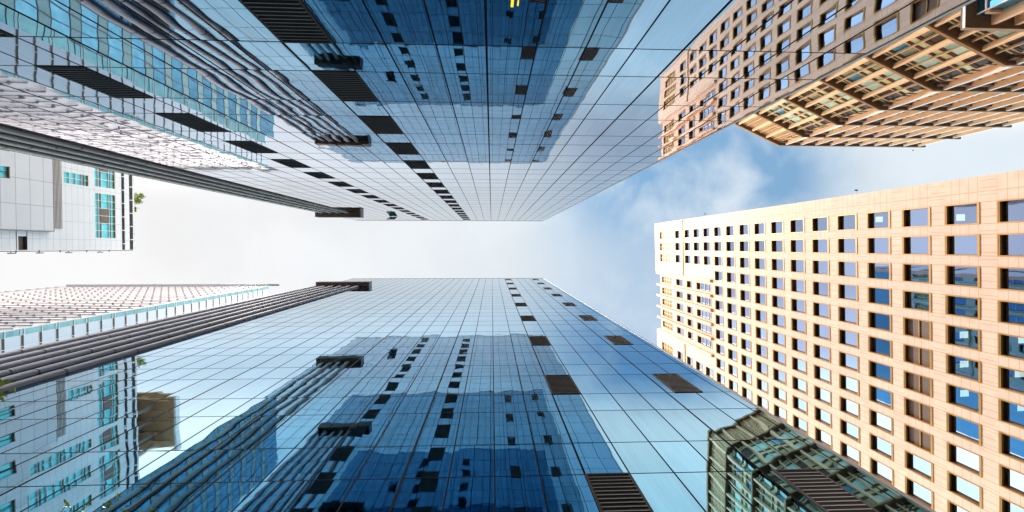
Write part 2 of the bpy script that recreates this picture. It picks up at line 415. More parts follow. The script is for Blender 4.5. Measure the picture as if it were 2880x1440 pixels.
# ------------------------------------------------------------------ the two mirror glass towers
def glass_tower(side, label, name):
    """side -1: tower along the top of the photo (plane Y=-D1); +1: along the bottom (plane Y=+D2)"""
    if side < 0: yw, gl, x0, w, z0, per, sp, xr = -D1, 'glassA', AX0, AW, AZ0, APER, ASP, 9.31
    else: yw, gl, x0, w, z0, per, sp, xr = D2, 'glassB', BX0, BW, BZ0, BPER, BSP, 9.33
    xl = -24.05 if side < 0 else -24.9
    depth = 24.
    base = (((xl + xr) / 2), yw + side * depth / 2, GROUND)
    t = thing(name, base, label, 'glass tower')
    fr = frame(0, yw, 1, 0, 0, -side)            # outward = towards the alley
    body = MB()
    ys = (yw + side * .02, yw + side * depth)
    body.box(xl + .02, xr - .02, min(ys), max(ys), GROUND, HT - .05, gl)
    body.build('wall', t)
    gw = MB(); gw.fquad(fr, xl, xr, 0, GROUND + .12, HT, gl)
    gw.build('glass_wall', t, fix=False)
    pr = MB(); pr.fbox(fr, xl - .05, xr + .05, -.6, .03, HT, HT + .28, 'capmetal')
    pr.fbox(fr, xr - .06, xr + .035, -.5, .02, GROUND + .12, HT, 'capmetal')
    pr.build('parapet', t)
    # joints
    mu = MB(); k0 = math.floor((xl - x0) / w) + 1; k1 = math.floor((xr - x0) / w)
    for k in range(k0, k1 + 1):
        x = x0 + k * w
        if x > xr - .1: continue
        hw = .028 if (k % 4 == 0) else .018
        mu.fbox(fr, x - hw, x + hw, -.01, .005, GROUND + .12, HT - .02, 'mullion')
    zs = []; k = -6
    while z0 + k * per < HT:
        for q in (0, sp):
            z = z0 + (k + q) * per
            if GROUND + .6 < z < HT - .3: zs.append(z)
        k += 1
    for z in zs: mu.fbox(fr, xl + .02, xr - .07, -.01, .004, z - .013, z + .013, 'mullion')
    mu.build('mullion_grid', t)
    # louvred vents
    vents = []
    if side < 0: cols = [x0 - 10 * w + .0, x0 - 4 * w]; ks = list(range(-3, 16)); cw = w
    else: cols = [BX0, 1.262 * D2]; ks = list(range(-6, 18, 2)); cw = .198 * D2
    for cx in cols:
        for k in ks:
            za = z0 + k * per; zb = za + sp * per
            if za < 3.0 or zb > HT: continue
            v = MB()
            v.fquad(fr, cx + .04, cx + cw - .04, .006, za + .03, zb - .03, 'vent')
            nb = 15
            for i in range(nb):
                zb_ = za + .08 + (zb - za - .16) * (i + .5) / nb
                v.hexa([fr(cx + .05, .008, zb_ - .0), fr(cx + cw - .05, .008, zb_), fr(cx + cw - .05, .022, zb_ - .03), fr(cx + .05, .022, zb_ - .03),
                        fr(cx + .05, .008, zb_ + .028), fr(cx + cw - .05, .008, zb_ + .028), fr(cx + cw - .05, .022, zb_ - .004), fr(cx + .05, .022, zb_ - .004)], 'blade')
            f = MB()
            for a, b, c, d_ in ((cx, cx + .05, za, zb), (cx + cw - .05, cx + cw, za, zb), (cx + .05, cx + cw - .05, za, za + .045), (cx + .05, cx + cw - .05, zb - .045, zb)):
                f.fbox(fr, a, b, .006, .028, c, d_, 'mullion_pale')
            vents.append((v, [('frame', f)]))
    repeats(vents, 'vent', t)
    # ribbed pilaster: cap slab and hanging fins
    if side < 0: CZ, cx0, cx1, cd, fd, fm = 63.1, -24.0, -17.9, .60, .15, 'finA'; fins = [-19.65 - 1.15 * i for i in range(4)]
    else: CZ, cx0, cx1, cd, fd, fm = 65.4, -24.85, -17.4, .62, .19, 'finB'; fins = [-18.97 - 1.178 * i for i in range(6)]
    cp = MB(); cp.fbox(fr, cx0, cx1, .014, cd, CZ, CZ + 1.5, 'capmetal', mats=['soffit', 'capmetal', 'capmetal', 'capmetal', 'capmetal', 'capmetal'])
    co = cp.build('pilaster_cap', t)
    tr = MB()
    for i in range(9):
        xx = cx0 + (cx1 - cx0) * (i + .5) / 9
        tr.fbox(fr, xx - .02, xx + .02, .03, cd - .05, CZ - .018, CZ - .002, 'seam')
    tr.fbox(fr, cx0 - .03, cx1 + .03, cd, cd + .05, CZ - .04, CZ + 1.52, 'seam')
    tr.build('soffit_seams', co)
    for i, fx in enumerate(fins):
        fmb = MB(); seam = MB()
        ft = .42
        prof = [(ft * .5, .014), (ft * .5, fd - .07)]
        for a in range(0, 7):
            an = math.pi * a / 6
            prof.append((.5 * ft * math.cos(an), fd - .07 + .07 * math.sin(an)))
        prof += [(-ft * .5, fd - .07), (-ft * .5, .014)]
        zlo = GROUND + .12; seg = 4.05; zt = CZ - .003; z = zt
        z = zt - (i % 2) * seg * .0
        while z > zlo + .2:
            zb = max(zlo, z - seg)
            pts = [fr(fx + a, b, 0) for a, b in prof]
            fmb.prism([(p.x, p.y) for p in pts], zb + .10, z, fm)
            z = zb
        seam.fbox(fr, fx - .08, fx + .08, .015, fd - .03, zlo, zt - .01, 'seam')
        fo = fmb.build('pilaster_fin', t); seam.build('seam', fo)
    if side < 0:
        # a hopper window pushed open below the roof
        P = 70.0; xo = -15.2
        ow = MB()
        def tilt_sash(xa, xb, zt_, zb_, out_):
            a = fr(xa, .03, zt_); b = fr(xb, .03, zt_); c = fr(xb, out_, zb_); d_ = fr(xa, out_, zb_)
            n = Vector((0, 0, .03))
            ow.hexa([d_, c, c + Vector((0, 0, .04)), d_ + Vector((0, 0, .04)), a - n, b - n, b, a], 'pane_teal')
            for xq in (xa, xb - .05):
                ow.hexa([fr(xq, out_ - .02, zb_), fr(xq + .05, out_ - .02, zb_), fr(xq + .05, out_ + .05, zb_), fr(xq, out_ + .05, zb_), fr(xq, .02, zt_), fr(xq + .05, .02, zt_), fr(xq + .05, .07, zt_), fr(xq, .07, zt_)], 'mullion')
            ow.fbox(fr, xa, xb, out_ - .03, out_ + .05, zb_ - .03, zb_ + .03, 'mullion')
        tilt_sash(xo - .6, xo + .58, 71.5, 69.3, .55)
        ow.build('open_window', t)
        lw_ = MB(); lw_.fquad(fr, .375, .43, .013, 8.62, 9.15, 'lity'); lw_.fquad(fr, .50, .53, .013, 8.9, 9.1, 'lity')
        lw_.build('lit_lamp', t, fix=False)
    return t
glass_tower(-1, 'mirror glass tower filling the top of the photo, four metal fins under its cap', 'glass_tower')
glass_tower(+1, 'mirror glass tower filling the bottom of the photo, six metal fins under its cap', 'glass_tower')

# ------------------------------------------------------------------ peach stone building with punched windows (right)
def building_d():
    W = D_BAY0 * 2 + D_WIN + 12 * D_BAY
    ZR = 106.2
    base = (DX0 + DU.x * W / 2 + 12, DY0 + DU.y * W / 2, GROUND)
    t = thing('office_building', base, 'peach stone office building with a grid of square punched windows, right of the glass towers', 'office building')
    fr = frame(DX0, DY0, DU.x, DU.y, -DU.y, DU.x)     # outward towards -X
    cu0 = 11.25; cu1 = W - 11.25
    WT = .40                                           # wall thickness = reveal depth
    # openings: (u0,u1,z0,z1,type)
    ops = []
    bays = [D_BAY0 + D_BAY * k for k in range(13)]
    heads = [D_Z0 + D_PER * n for n in range(-8, 15)]
    for n, zt in zip(range(-8, 15), heads):
        if zt - D_WH < GROUND + 1: continue
        for k, u in enumerate(bays):
            kind = 'glass'
            if zt > 78.5 and 4 <= k <= 8: continue
            if zt > 78.5 and k in (3, 9) and zt > 78.5: continue
            if n == 2 and 4 <= k <= 8: kind = 'louvre'
            ops.append((u, u + D_WIN, zt - D_WH, zt, kind))
    for k in (0, 1, 2, 10, 11, 12):
        u = bays[k]
        ops.append((u, u + D_WIN, 91.7, 94.4, 'glass'))
        ops.append((u - .05, u + D_WIN + .02, 97.0, 103.1, 'gold'))
    for k in (4, 5, 6, 7, 8):
        u = bays[k]
        ops.append((u + .0, u + 1.35, 96.7, 102.3, 'gold'))
        ops.append((u + .0, u + 1.38, 90.95, 94.3, 'glass'))
        ops.append((u + .0, u + 1.38, 86.65, 89.1, 'glass'))
        ops.append((u + .0, u + 1.38, 78.95, 84.8, 'wide'))
    # columns 3 and 9 upper windows between 78 and 90 are closed stone; wall built as cells
    us = sorted({0., W, cu0, cu1} | {round(o[0], 4) for o in ops} | {round(o[1], 4) for o in ops})
    wall = MB()
    def is_open(u, z):
        for o in ops:
            if o[0] - 1e-3 < u < o[1] + 1e-3 and o[2] - 1e-3 < z < o[3] + 1e-3: return True
        return False
    for a, b in zip(us[:-1], us[1:]):
        um = (a + b) / 2
        zs = sorted({GROUND, ZR} | {o[2] for o in ops if o[0] - 1e-3 < um < o[1] + 1e-3} | {o[3] for o in ops if o[0] - 1e-3 < um < o[1] + 1e-3})
        for c, d_ in zip(zs[:-1], zs[1:]):
            zm = (c + d_) / 2
            if is_open(um, zm): continue
            top = d_
            if cu0 < um < cu1 and d_ == ZR: top = 103.4
            wall.fquad(fr, a, b, 0, c, top, 'stone')
    # other sides, roof
    DEP = 24.
    wall.poly([fr(0, 0, GROUND), fr(0, -DEP, GROUND), fr(0, -DEP, ZR), fr(0, 0, ZR)], 'stone')
    wall.poly([fr(W, 0, GROUND), fr(W, -DEP, GROUND), fr(W, -DEP, ZR), fr(W, 0, ZR)], 'stone')
    wall.poly([fr(0, -DEP, GROUND), fr(W, -DEP, GROUND), fr(W, -DEP, ZR), fr(0, -DEP, ZR)], 'stone')
    wall.poly([fr(0, -1.2, 102.9), fr(W, -1.2, 102.9), fr(W, -DEP, 102.9), fr(0, -DEP, 102.9)], 'ledge')
    for ua, ub in ((0, cu0), (cu1, W)):
        wall.fbox(fr, ua, ub, -1.2, -.002, 105.9, ZR + .05, 'stone')
        wall.poly([fr(ua, -1.2, 102.9), fr(ub, -1.2, 102.9), fr(ub, -1.2, 105.9), fr(ua, -1.2, 105.9)], 'stone')
    wall.fbox(fr, cu0, cu1, -1.2, -.002, 102.9, 103.4, 'stone')
    wall.build('wall', t)
    # string courses and vertical ribs
    rib = MB()
    for ua, ub in ((0.02, cu0 - .01), (cu1 + .01, W - .02)):
        rib.fbox(fr, ua, ub, .002, .14, 90.35, 90.62, 'bronze')
    rib.fbox(fr, 0.35, .47, .002, .07, 91, 105.6, 'bronze'); rib.fbox(fr, W - .47, W - .35, .002, .07, 91, 105.6, 'bronze')
    rib.fbox(fr, .2, cu0 - .2, .002, .07, 105.0, 105.14, 'bronze')
    rib.build('string_course', t)
    ribs = []
    for u in [cu0 + .02] + [bays[k] + 1.72 for k in (4, 5, 6, 7)] + [cu1 - .5]:
        r = MB(); zt = 104.6
        r.fbox(fr, u, u + .42, .002, .52, 78.4, zt, 'stone')
        r.fbox(fr, u + .42, u + .52, .002, .40, 78.4, zt - .3, 'bronze')
        ribs.append(r)
    for r in ribs: r.build('vertical_rib', t)
    # windows
    wins = []
    def window(o):
        u0, u1, z0, z1, kind = o
        f = MB(); tt = .07
        wf = .0 if kind != 'gold' else 0
        dep = WT - .06
        fm = 'bronze'; rm = 'bronze_dark'
        # outer trim around the opening, standing 3 cm proud
        f.fbox(fr, u0 - .02, u0 + tt, -.12, .04, z0, z1, fm); f.fbox(fr, u1 - tt, u1 + .02, -.12, .04, z0, z1, fm)
        f.fbox(fr, u0 + tt, u1 - tt, -.12, .045, z1 - .19, z1 + .02, fm); f.fbox(fr, u0 + tt, u1 - tt, -.12, .05, z0 - .02, z0 + .17, fm)
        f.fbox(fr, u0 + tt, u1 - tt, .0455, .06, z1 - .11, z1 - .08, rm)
        # reveal lining
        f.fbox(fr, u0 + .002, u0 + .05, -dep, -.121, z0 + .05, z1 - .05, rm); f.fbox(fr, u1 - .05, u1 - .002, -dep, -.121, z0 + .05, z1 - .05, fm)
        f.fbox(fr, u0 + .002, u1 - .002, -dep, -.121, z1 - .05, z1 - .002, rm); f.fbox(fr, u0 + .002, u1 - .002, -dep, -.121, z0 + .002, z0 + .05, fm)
        gdep = -.30
        p = MB(); e = MB()
        if kind in ('glass', 'wide'):
            p.fquad(fr, u0 + .05, u1 - .05, gdep, z0 + .05, z1 - .05, 'paneD')
            if kind == 'wide':
                for i in (1, 2, 3):
                    zz_ = z0 + (z1 - z0) * i / 4
                    e.fbox(fr, u0 + .05, u1 - .05, gdep, gdep + .08, zz_ - .04, zz_ + .04, 'cream')
            else:
                e.fbox(fr, u0 + .05, u1 - .05, gdep, gdep + .06, z0 + .05, z0 + .13, 'cream')
        elif kind == 'louvre':
            p.fquad(fr, u0 + .05, u1 - .05, -.24, z0 + .05, z1 - .05, 'brown_louvre')
            e.fbox(fr, u0 + .05, u1 - .05, -.235, -.16, (z0 + z1) / 2 - .06, (z0 + z1) / 2 + .06, 'bronze')
        else:
            p.fquad(fr, u0 + .05, u1 - .05, -.24, z0 + .05, z1 - .05, 'gold_louvre')
            e.fbox(fr, (u0 + u1) / 2 - .03, (u0 + u1) / 2 + .03, -.235, -.16, z0 + .05, z1 - .05, 'cream')
            for i in (1, 2, 3):
                zz_ = z0 + (z1 - z0) * i / 4
                e.fbox(fr, u0 + .05, u1 - .05, -.235, -.17, zz_ - .03, zz_ + .03, 'bronze')
        return (f, [('pane' if kind in ('glass', 'wide') else 'louvre', p), ('transom', e)])
    for o in ops: wins.append(window(o))
    repeats(wins, 'window', t)
    # rooms behind the glass: back wall, floor slabs that are the ceilings seen from below, some ceiling lights
    rm = MB()
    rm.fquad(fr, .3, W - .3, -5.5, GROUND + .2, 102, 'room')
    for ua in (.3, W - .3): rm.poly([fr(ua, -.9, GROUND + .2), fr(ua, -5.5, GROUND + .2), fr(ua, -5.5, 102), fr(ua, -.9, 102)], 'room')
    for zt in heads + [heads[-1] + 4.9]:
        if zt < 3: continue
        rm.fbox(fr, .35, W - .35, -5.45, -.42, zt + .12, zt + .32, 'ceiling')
    rm.build('interior', t)
    rnd = random.Random(3)
    lights = []
    for (k, n, uo, dd) in ((0, 1, 1.05, 1.3), (1, 1, 1.05, 1.3), (4, 1, 1.0, 1.5), (5, 1, 1.0, 1.5), (6, 1, 1.0, 1.5), (0, 3, .7, 1.2), (3, 3, .4, 1.2), (3, 2, 1.0, 1.4), (7, 0, .9, 1.6), (8, 3, .9, 1.2),
                           (5, 0, .7, 1.6), (6, 0, .8, 1.8), (3, 6, .9, 1.5), (10, 1, .9, 1.2), (9, 3, .4, 1.1), (4, 0, .6, 1.9), (11, 3, .7, 1.2)):
        u = bays[k] + uo; zt = D_Z0 + D_PER * (n + 0) + .112
        L = MB(); L.fbox(fr, u - .28, u + .28, -dd - .6, -dd + .15, zt - .02, zt, 'lit')
        lights.append(L)
    for L in lights: L.build('ceiling_light', t)
    return t, fr, W, ZR
D_T, D_FR, D_W, D_ZR = building_d()

# ------------------------------------------------------------------ fluted office block with a chamfered corner (upper right)
def building_c():
    K1 = Vector((59.87, -21.27)); dv = Vector((-.9085, -.418)).normalized()
    K0 = K1 + dv * 16.0; K2 = Vector((91.6, -21.27)); K3 = Vector((K0.x, -62.))
    t = thing('fluted_office_block', (70, -45, GROUND), 'tan office block with a chamfered corner, deep brown ledges and vertical fins, upper right', 'office building')
    L = [92.6, 85.35, 76.65, 68.05, 59.45, 50.85, 42.3, 33.7, 25.1, 16.5, 7.9]
    SET = .88                                         # how far the ledges stand out from the wall
    n1 = Vector((-dv.y, dv.x)); n1 = n1 if n1.y > 0 else -n1
    # outline of the ledge edge, and of the wall set back from it
    def offset_pts(s):
        f0 = Vector((-1, 0)); f2 = Vector((0, 1))
        def meet(p, a, q, b):                          # lines with normals a, b moved in by s
            A = p.dot(a) - s; B = q.dot(b) - s
            det = a.x * b.y - a.y * b.x
            return Vector(((A * b.y - B * a.y) / det, (a.x * B - b.x * A) / det))
        return [Vector((K0.x + s, -62 + s)), meet(K0, f0, K0, n1), meet(K1, n1, K1, f2), Vector((K2.x - s, K2.y - s)), Vector((K2.x - s, -62 + s))]
    wallpts = offset_pts(SET)
    corep = offset_pts(SET + .35)
    core = MB(); core.prism([(p.x, p.y) for p in corep], GROUND, 92.0, 'tan'); core.build('wall', t)
    # ledges
    edge = offset_pts(0); 
    for i, z in enumerate(L):
        lm = MB(); pts = [(p.x, p.y) for p in edge]; th = .38 if i else .55
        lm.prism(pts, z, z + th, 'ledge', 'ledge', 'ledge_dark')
        lo = lm.build('ledge', t)
        li = MB(); pin = [(p.x, p.y) for p in offset_pts(.12)]
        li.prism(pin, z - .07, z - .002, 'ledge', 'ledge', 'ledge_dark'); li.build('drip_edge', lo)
    fins = []; thin = []; bays = []
    faces = [
        ('chamfer', frame(K1.x - n1.x * SET, K1.y - n1.y * SET, dv.x, dv.y, n1.x, n1.y), 16.0, [0.15 + 3.2 * k for k in range(1, 5)], SET),
        ('front', frame(K1.x, K1.y - SET, 1, 0, 0, 1), 31.0, [1.35 + 3.19 * k for k in range(10)], SET),
        ('side', frame(K0.x + SET, K0.y, 0, -1, -1, 0), 30.0, [1.2 + 3.3 * k for k in range(9)], SET)]
    for nm, fr, ln, us, _ in faces:
        for li in range(len(L) - 1):
            zt = L[li] - .07; zb = L[li + 1] + (.38 if li + 1 else .55)
            for u in us:
                f = MB()
                w = .16
                f.fbox(fr, u - w, u + w, .0, .70, zb, zt, 'tan_pale')
                if nm == 'front': f.fbox(fr, u - w - .003, u + w + .03, 0.701, .78, zb + .02, zt - .02, 'cream')
                fins.append(f)
            step = us[1] - us[0]
            for u in [us[0] - step] + us:
                um = u + step / 2
                if um < .3 or um > ln - .2: continue
                f = MB(); f.fbox(fr, um - .055, um + .055, .0, .32, zb, zt, 'tan_pale'); thin.append(f)
            # bay fillings
            for bi, u in enumerate([us[0] - step] + us):
                a = max(u + .17, .1); b = min(u + step - .17, ln - .1)
                if b - a < .6: continue
                B = MB(); H = zt - zb; rr = random.Random(li * 31 + bi * 7 + len(nm))
                if li == 0 and nm == 'chamfer' or (nm == 'side' and li == 0):
                    # open screen of pale cells between tan bars
                    B.fquad(fr, a, b, -.12, zb, zt, 'white_cell' if nm == 'chamfer' else 'tan')
                    nz = 9
                    for i in range(nz + 1):
                        z = zb + .6 + (H - 1.6) * i / nz
                        B.fbox(fr, a, b, -.10, .18, z - .11, z + .11, 'tan')
                    for uu in (a + .05, (a + u + step / 2) / 2, (b + u + step / 2) / 2, b - .05):
                        B.fbox(fr, uu - .05, uu + .05, -.09, .20, zb, zt, 'tan')
                    B.fbox(fr, a, b, -.10, .22, zb, zb + .5, 'tan'); B.fbox(fr, a, b, -.10, .22, zt - .9, zt, 'ledge')
                elif nm == 'front':
                    B.fquad(fr, a, b, .0, zb, zt, 'tan')
                    for i in range(7):
                        z = zb + H * (.16 + .115 * i)
                        if i in (1, 4): continue
                        for (ua, ub) in ((a + .15, u + step / 2 - .3), (u + step / 2 + .3, b - .15)):
                            B.fbox(fr, ua, ub, .004, .06, z, z + .26, 'pane_dark')
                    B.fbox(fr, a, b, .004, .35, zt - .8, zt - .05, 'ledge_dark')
                else:
                    z0_ = zb
                    order = ['pane_green', 'pane_teal', 'pane_brown']
                    if nm == 'chamfer': typ = {0: 'pane_brown', 1: 'pane_teal', 2: 'pane_green', 3: 'pane_teal', 4: 'pane_green'}.get(bi, 'pane_green')
                    else: typ = ['pane_teal', 'pane_green', 'pane_teal'][bi % 3]
                    # from the top down: dark head, lime light band, glass, dark, lime spandrel, dark, glass, sill
                    bands = [(0, .055, 'pane_dark'), (.055, .095, 'pane_lime'), (.095, .14, 'pane_dark'), (.14, .165, 'tan'), (.165, .20, 'pane_dark'),
                             (.20, .46, typ), (.46, .48, 'tan'), (.48, .52, 'pane_dark'), (.52, .62, 'pane_lime'), (.62, .64, 'tan'), (.64, .69, 'pane_dark'),
                             (.69, .94, typ), (.94, .965, 'tan'), (.965, 1.0, 'pane_dark')]
                    mid = u + step / 2
                    for (p, q, mt) in bands:
                        ztt = zt - H * p; zbb = zt - H * q
                        for ua, ub in ((a, mid), (mid, b)):
                            mm = mt
                            if mt == 'pane_green' and rr.random() < .25: mm = 'pane_dark'
                            if mt == 'pane_green' and rr.random() < .12: mm = 'pane_blue'
                            if mt in ('tan', 'pane_dark') and mt != typ: B.fbox(fr, ua, ub, -.14, -.02 if mt == 'pane_dark' else .05, zbb, ztt, mm)
                            else: B.fquad(fr, ua, ub, -.10, zbb, ztt, mm)
                bays.append(B)
    repeats(fins, 'fin', t); repeats(thin, 'thin_fin', t); repeats(bays, 'window_bay', t)
    # lower wing with its own dark ledge frame, coming out towards the alley
    x0, y0, zt = 49.6, -23.1, 46.0
    wg = MB(); wg.box(x0 + 1.3, 60, -40, y0 - 1.3, GROUND, zt, 'pane_blue'); wo = wg.build('lower_wing', t)
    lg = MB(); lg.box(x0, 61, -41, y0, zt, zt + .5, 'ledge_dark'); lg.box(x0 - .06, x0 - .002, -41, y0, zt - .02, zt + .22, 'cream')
    lg.box(x0 + .02, 61, y0 + .002, y0 + .05, zt - .05, zt + .5, 'ledge'); lg.build('wing_ledge', wo)
    fr = frame(x0 + 1.3, y0 - 1.3, 1, 0, 0, 1)
    wm = MB()
    for k in range(5): wm.fbox(fr, 1.5 + 2.6 * k, 1.95 + 2.6 * k, 0.003, .95, GROUND, zt - .02, 'tan_pale'); wm.fbox(fr, 2.9 + 2.6 * k, 3.0 + 2.6 * k, .003, .3, GROUND, zt - .02, 'cream')
    for k in range(11): wm.fbox(fr, .05, 9, .003, .22, zt - 1.1 - 4.2 * k, zt - .7 - 4.2 * k, 'tan')
    fr = frame(x0 + 1.3, y0 - 1.3, 0, -1, -1, 0)
    for k in range(5): wm.fbox(fr, .02 + 2.6 * k, .14 + 2.6 * k, 0.003, .12, GROUND, zt - .02, 'cream')
    for k in range(11): wm.fbox(fr, .16, 14, .003, .09, zt - 1.0 - 4.2 * k, zt - .8 - 4.2 * k, 'cream')
    wm.build('wing_fins', wo)
    return t
building_c()

# ------------------------------------------------------------------ pale panel building with turquoise windows (left)
def building_e():
    XE = -59.; YC = .42; ZR = 78.05; YE = -46.
    t = thing('panel_building', (-75, -22, GROUND), 'pale grey panel building with turquoise windows and plants on its roof, left edge', 'building')
    fr = frame(XE, YC, 0, -1, 1, 0)                   # u runs up the photo (towards -Y), outward = +X
    U = lambda y: YC - y
    LW = U(YE)
    slots = []                                         # (u0,u1,z0,z1,type)
    tall = [(-8.15, -1.36), (-16.2, -9.05), (-19.8, -16.8), (-27.0, -20.7)]
    for a, b in tall: slots.append((U(b), U(a), 70.5, 74.2, 'tall'))
    strips = [(-10.5, -8.83, 65.6, 69.5), (-18.5, -16.75, 58.2, 69.3), (-22.7, -20.7, 58.2, 69.2), (-27.2, -25.2, 60.2, 69.2)]
    for a, b, c, d_ in strips: slots.append((U(b), U(a), c, d_, 'strip'))
    w = MB()
    # main upper wall, with the openings cut
    us = sorted({0., LW} | {s[0] for s in slots} | {s[1] for s in slots})
    for a, b in zip(us[:-1], us[1:]):
        um = (a + b) / 2; col = [s for s in slots if s[0] < um < s[1]]
        zs = sorted({GROUND, 75.45} | {s[2] for s in col} | {s[3] for s in col})
        for c, d_ in zip(zs[:-1], zs[1:]):
            if any(s[2] < (c + d_) / 2 < s[3] for s in col): continue
            if um < 2.5 and c < 59 : 
                if d_ > 60.5:
                    w.fquad(fr, a, b, 0, c, 59.45, 'e_white'); w.fquad(fr, a, b, 0, 60.55, d_, 'e_white'); continue
            w.fquad(fr, a, b, 0, c, d_, 'e_white')
    # the two cornice bands with grooves between
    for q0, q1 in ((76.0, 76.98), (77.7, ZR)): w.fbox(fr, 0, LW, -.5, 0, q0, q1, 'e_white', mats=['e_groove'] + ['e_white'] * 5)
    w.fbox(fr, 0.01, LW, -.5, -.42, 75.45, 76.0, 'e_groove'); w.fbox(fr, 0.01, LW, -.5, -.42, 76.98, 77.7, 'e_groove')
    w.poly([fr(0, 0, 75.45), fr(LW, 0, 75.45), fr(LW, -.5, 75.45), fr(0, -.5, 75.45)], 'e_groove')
    # body
    w.box(XE - 24, XE - .5, YE, YC - .01, GROUND, 77.5, 'e_white')
    w.poly([fr(0, 0, GROUND), fr(0, -.5, GROUND), fr(0, -.5, 75.45), fr(0, 0, 75.45)], 'e_white')
    w.poly([fr(LW, 0, GROUND), fr(LW, -.5, GROUND), fr(LW, -.5, 75.45), fr(LW, 0, 75.45)], 'e_white')
    w.build('wall', t)
    br = []
    for k in range(20):
        b = MB(); b.fbox(fr, .9 + 2.15 * k, 1.02 + 2.15 * k, -.42, .05, 75.5, 76.3, 'e_frame'); b.fbox(fr, 1.6 + 2.15 * k, 1.72 + 2.15 * k, -.42, .05, 77.1, 77.9, 'e_frame'); br.append(b)
    repeats(br, 'bracket', t)
    # windows
    wins = []
    for (a, b, c, d_, ty) in slots:
        f = MB(); p = MB()
        p.fquad(fr, a, b, -.22, c, d_, 'e_teal')
        for (q0, q1, r0, r1) in ((a, a + .06, c, d_), (b - .06, b, c, d_), (a + .06, b - .06, c, c + .06), (a + .06, b - .06, d_ - .09, d_)):
            f.fbox(fr, q0, q1, -.24, .01, r0, r1, 'e_frame' if r0 != d_ - .09 else 'bronze')
        if ty == 'tall':
            for (z0, z1) in ((71.28, 71.48), (73.15, 73.38)):
                f.fbox(fr, a + .06, b - .06, -.21, -.02, z0, z1, 'e_dark')
                f.fbox(fr, a + .06, b - .06, -.21, -.01, z0 - .07, z0 - .001, 'e_frame')
            f.fbox(fr, a + .06, b - .06, -.21, -.08, 71.78, 71.83, 'e_frame')
            n = round((b - a) / 1.13)
            for i in range(1, n):
                u = a + (b - a) * i / n
                f.fbox(fr, u - .035, u + .035, -.21, -.005, c + .06, d_ - .09, 'e_frame')
            i0 = n // 2 - 1
            for i in (i0, i0 + 1):
                ua = a + (b - a) * i / n
                f.fbox(fr, ua + .06, ua + (b - a) / n - .06, -.21, -.05, 71.55, 73.05, 'e_brown')
        else:
            f.fbox(fr, (a + b) / 2 - .035, (a + b) / 2 + .035, -.21, -.03, c + .06, d_ - .09, 'e_frame')
            n = max(3, round((d_ - c) / 1.05))
            for i in range(1, n):
                z = c + (d_ - c) * i / n
                f.fbox(fr, a + .06, b - .06, -.21, -.02, z - .04, z + .04, 'e_frame')
                if i % 3 == 0: f.fbox(fr, a + .06, b - .06, -.21, .0, z + .05, z + .3, 'e_dark')
        wins.append((f, [('pane', p)]))
    # grey lower volume standing forward, with its own windows
    gb = MB(); gfr = frame(XE + .55, YC, 0, -1, 1, 0)
    lows = [(U(b), U(a), 55.6, 58.1) for a, b in ((-9.8, -8.3), (-13.1, -11.6), (-16.9, -15.1), (-21.8, -20.0), (-25.2, -23.6))]
    gus = sorted({U(-2.1), LW} | {q for s in lows for q in s[:2]})
    for a, b in zip(gus[:-1], gus[1:]):
        um = (a + b) / 2; col = [s for s in lows if s[0] < um < s[1]]
        top = 63.55 if um < U(-15.2) else 59.6
        for c, d_ in ([(GROUND, top)] if not col else [(GROUND, col[0][2]), (col[0][3], top)]): gb.fquad(gfr, a, b, 0, c, d_, 'e_grey')
    gb.poly([gfr(U(-2.1), 0, GROUND), gfr(U(-2.1), -.55, GROUND), gfr(U(-2.1), -.55, 63.55), gfr(U(-2.1), 0, 63.55)], 'e_grey')
    gb.poly([gfr(U(-2.1), 0, 63.55), gfr(U(-15.2), 0, 63.55), gfr(U(-15.2), -.55, 63.55), gfr(U(-2.1), -.55, 63.55)], 'e_grey')
    gb.fquad(gfr, U(-2.1), U(-15.2), .004, 63.5, 63.62, 'e_brown')
    gb.fbox(gfr, U(-2.1) - .06, U(-2.1) - .001, -.5, .02, GROUND, 63.5, 'e_brown')
    gb.build('grey_volume', t)
    for (a, b, c, d_) in lows:
        f = MB(); p = MB(); p.fquad(gfr, a, b, -.30, c, d_, 'e_teal')
        f.fbox(gfr, a, b, -.32, -.005, d_ - .10, d_, 'bronze_dark'); f.fbox(gfr, a, a + .06, -.32, .01, c, d_ - .10, 'bronze_dark'); f.fbox(gfr, b - .06, b, -.32, .01, c, d_ - .10, 'e_frame')
        f.fbox(gfr, (a + b) / 2 - .03, (a + b) / 2 + .03, -.29, -.1, c, d_ - .1, 'e_dark')
        wins.append((f, [('pane', p)]))
    repeats(wins, 'window', t)
    # recessed corner opening
    n = MB(); n.fbox(fr, .12, U(-2.1) - .1, -.49, -.42, 59.45, 60.55, 'e_brown'); n.fbox(fr, .05, .12, -.49, .03, 59.45, 60.55, 'e_brown')
    n.fbox(fr, .12, U(-2.1) - .1, -.42, .03, 60.50, 60.56, 'e_dark'); n.fbox(fr, .05, U(-2.1) - .1, -.05, .03, 59.3, 59.44, 'e_frame')
    n.fbox(fr, .12, U(-2.1) - .1, -.05, .02, 59.2, 59.28, 'e_brown'); n.build('corner_recess', t)
    # bank of horizontal bars over the wall
    lv = MB()
    for i in range(8):
        z = 63.86 + .185 * i
        lv.fbox(fr, U(-2.5), U(-14.8), .10, .13, z, z + .06, 'e_dark' if i % 3 == 0 else 'bronze_dark')
    for u in (U(-2.52), U(-5), U(-7.5), U(-10), U(-12.5), U(-14.8)): lv.fbox(fr, u - .03, u + .03, .003, .09, 63.8, 65.3, 'e_frame')
    lv.build('louvre_bank', t)
    # rail and lamp brackets along the free corner
    rl = MB(); rl.fbox(fr, -.16, -.06, -.1, .0, 40, 77.6, 'e_brown')
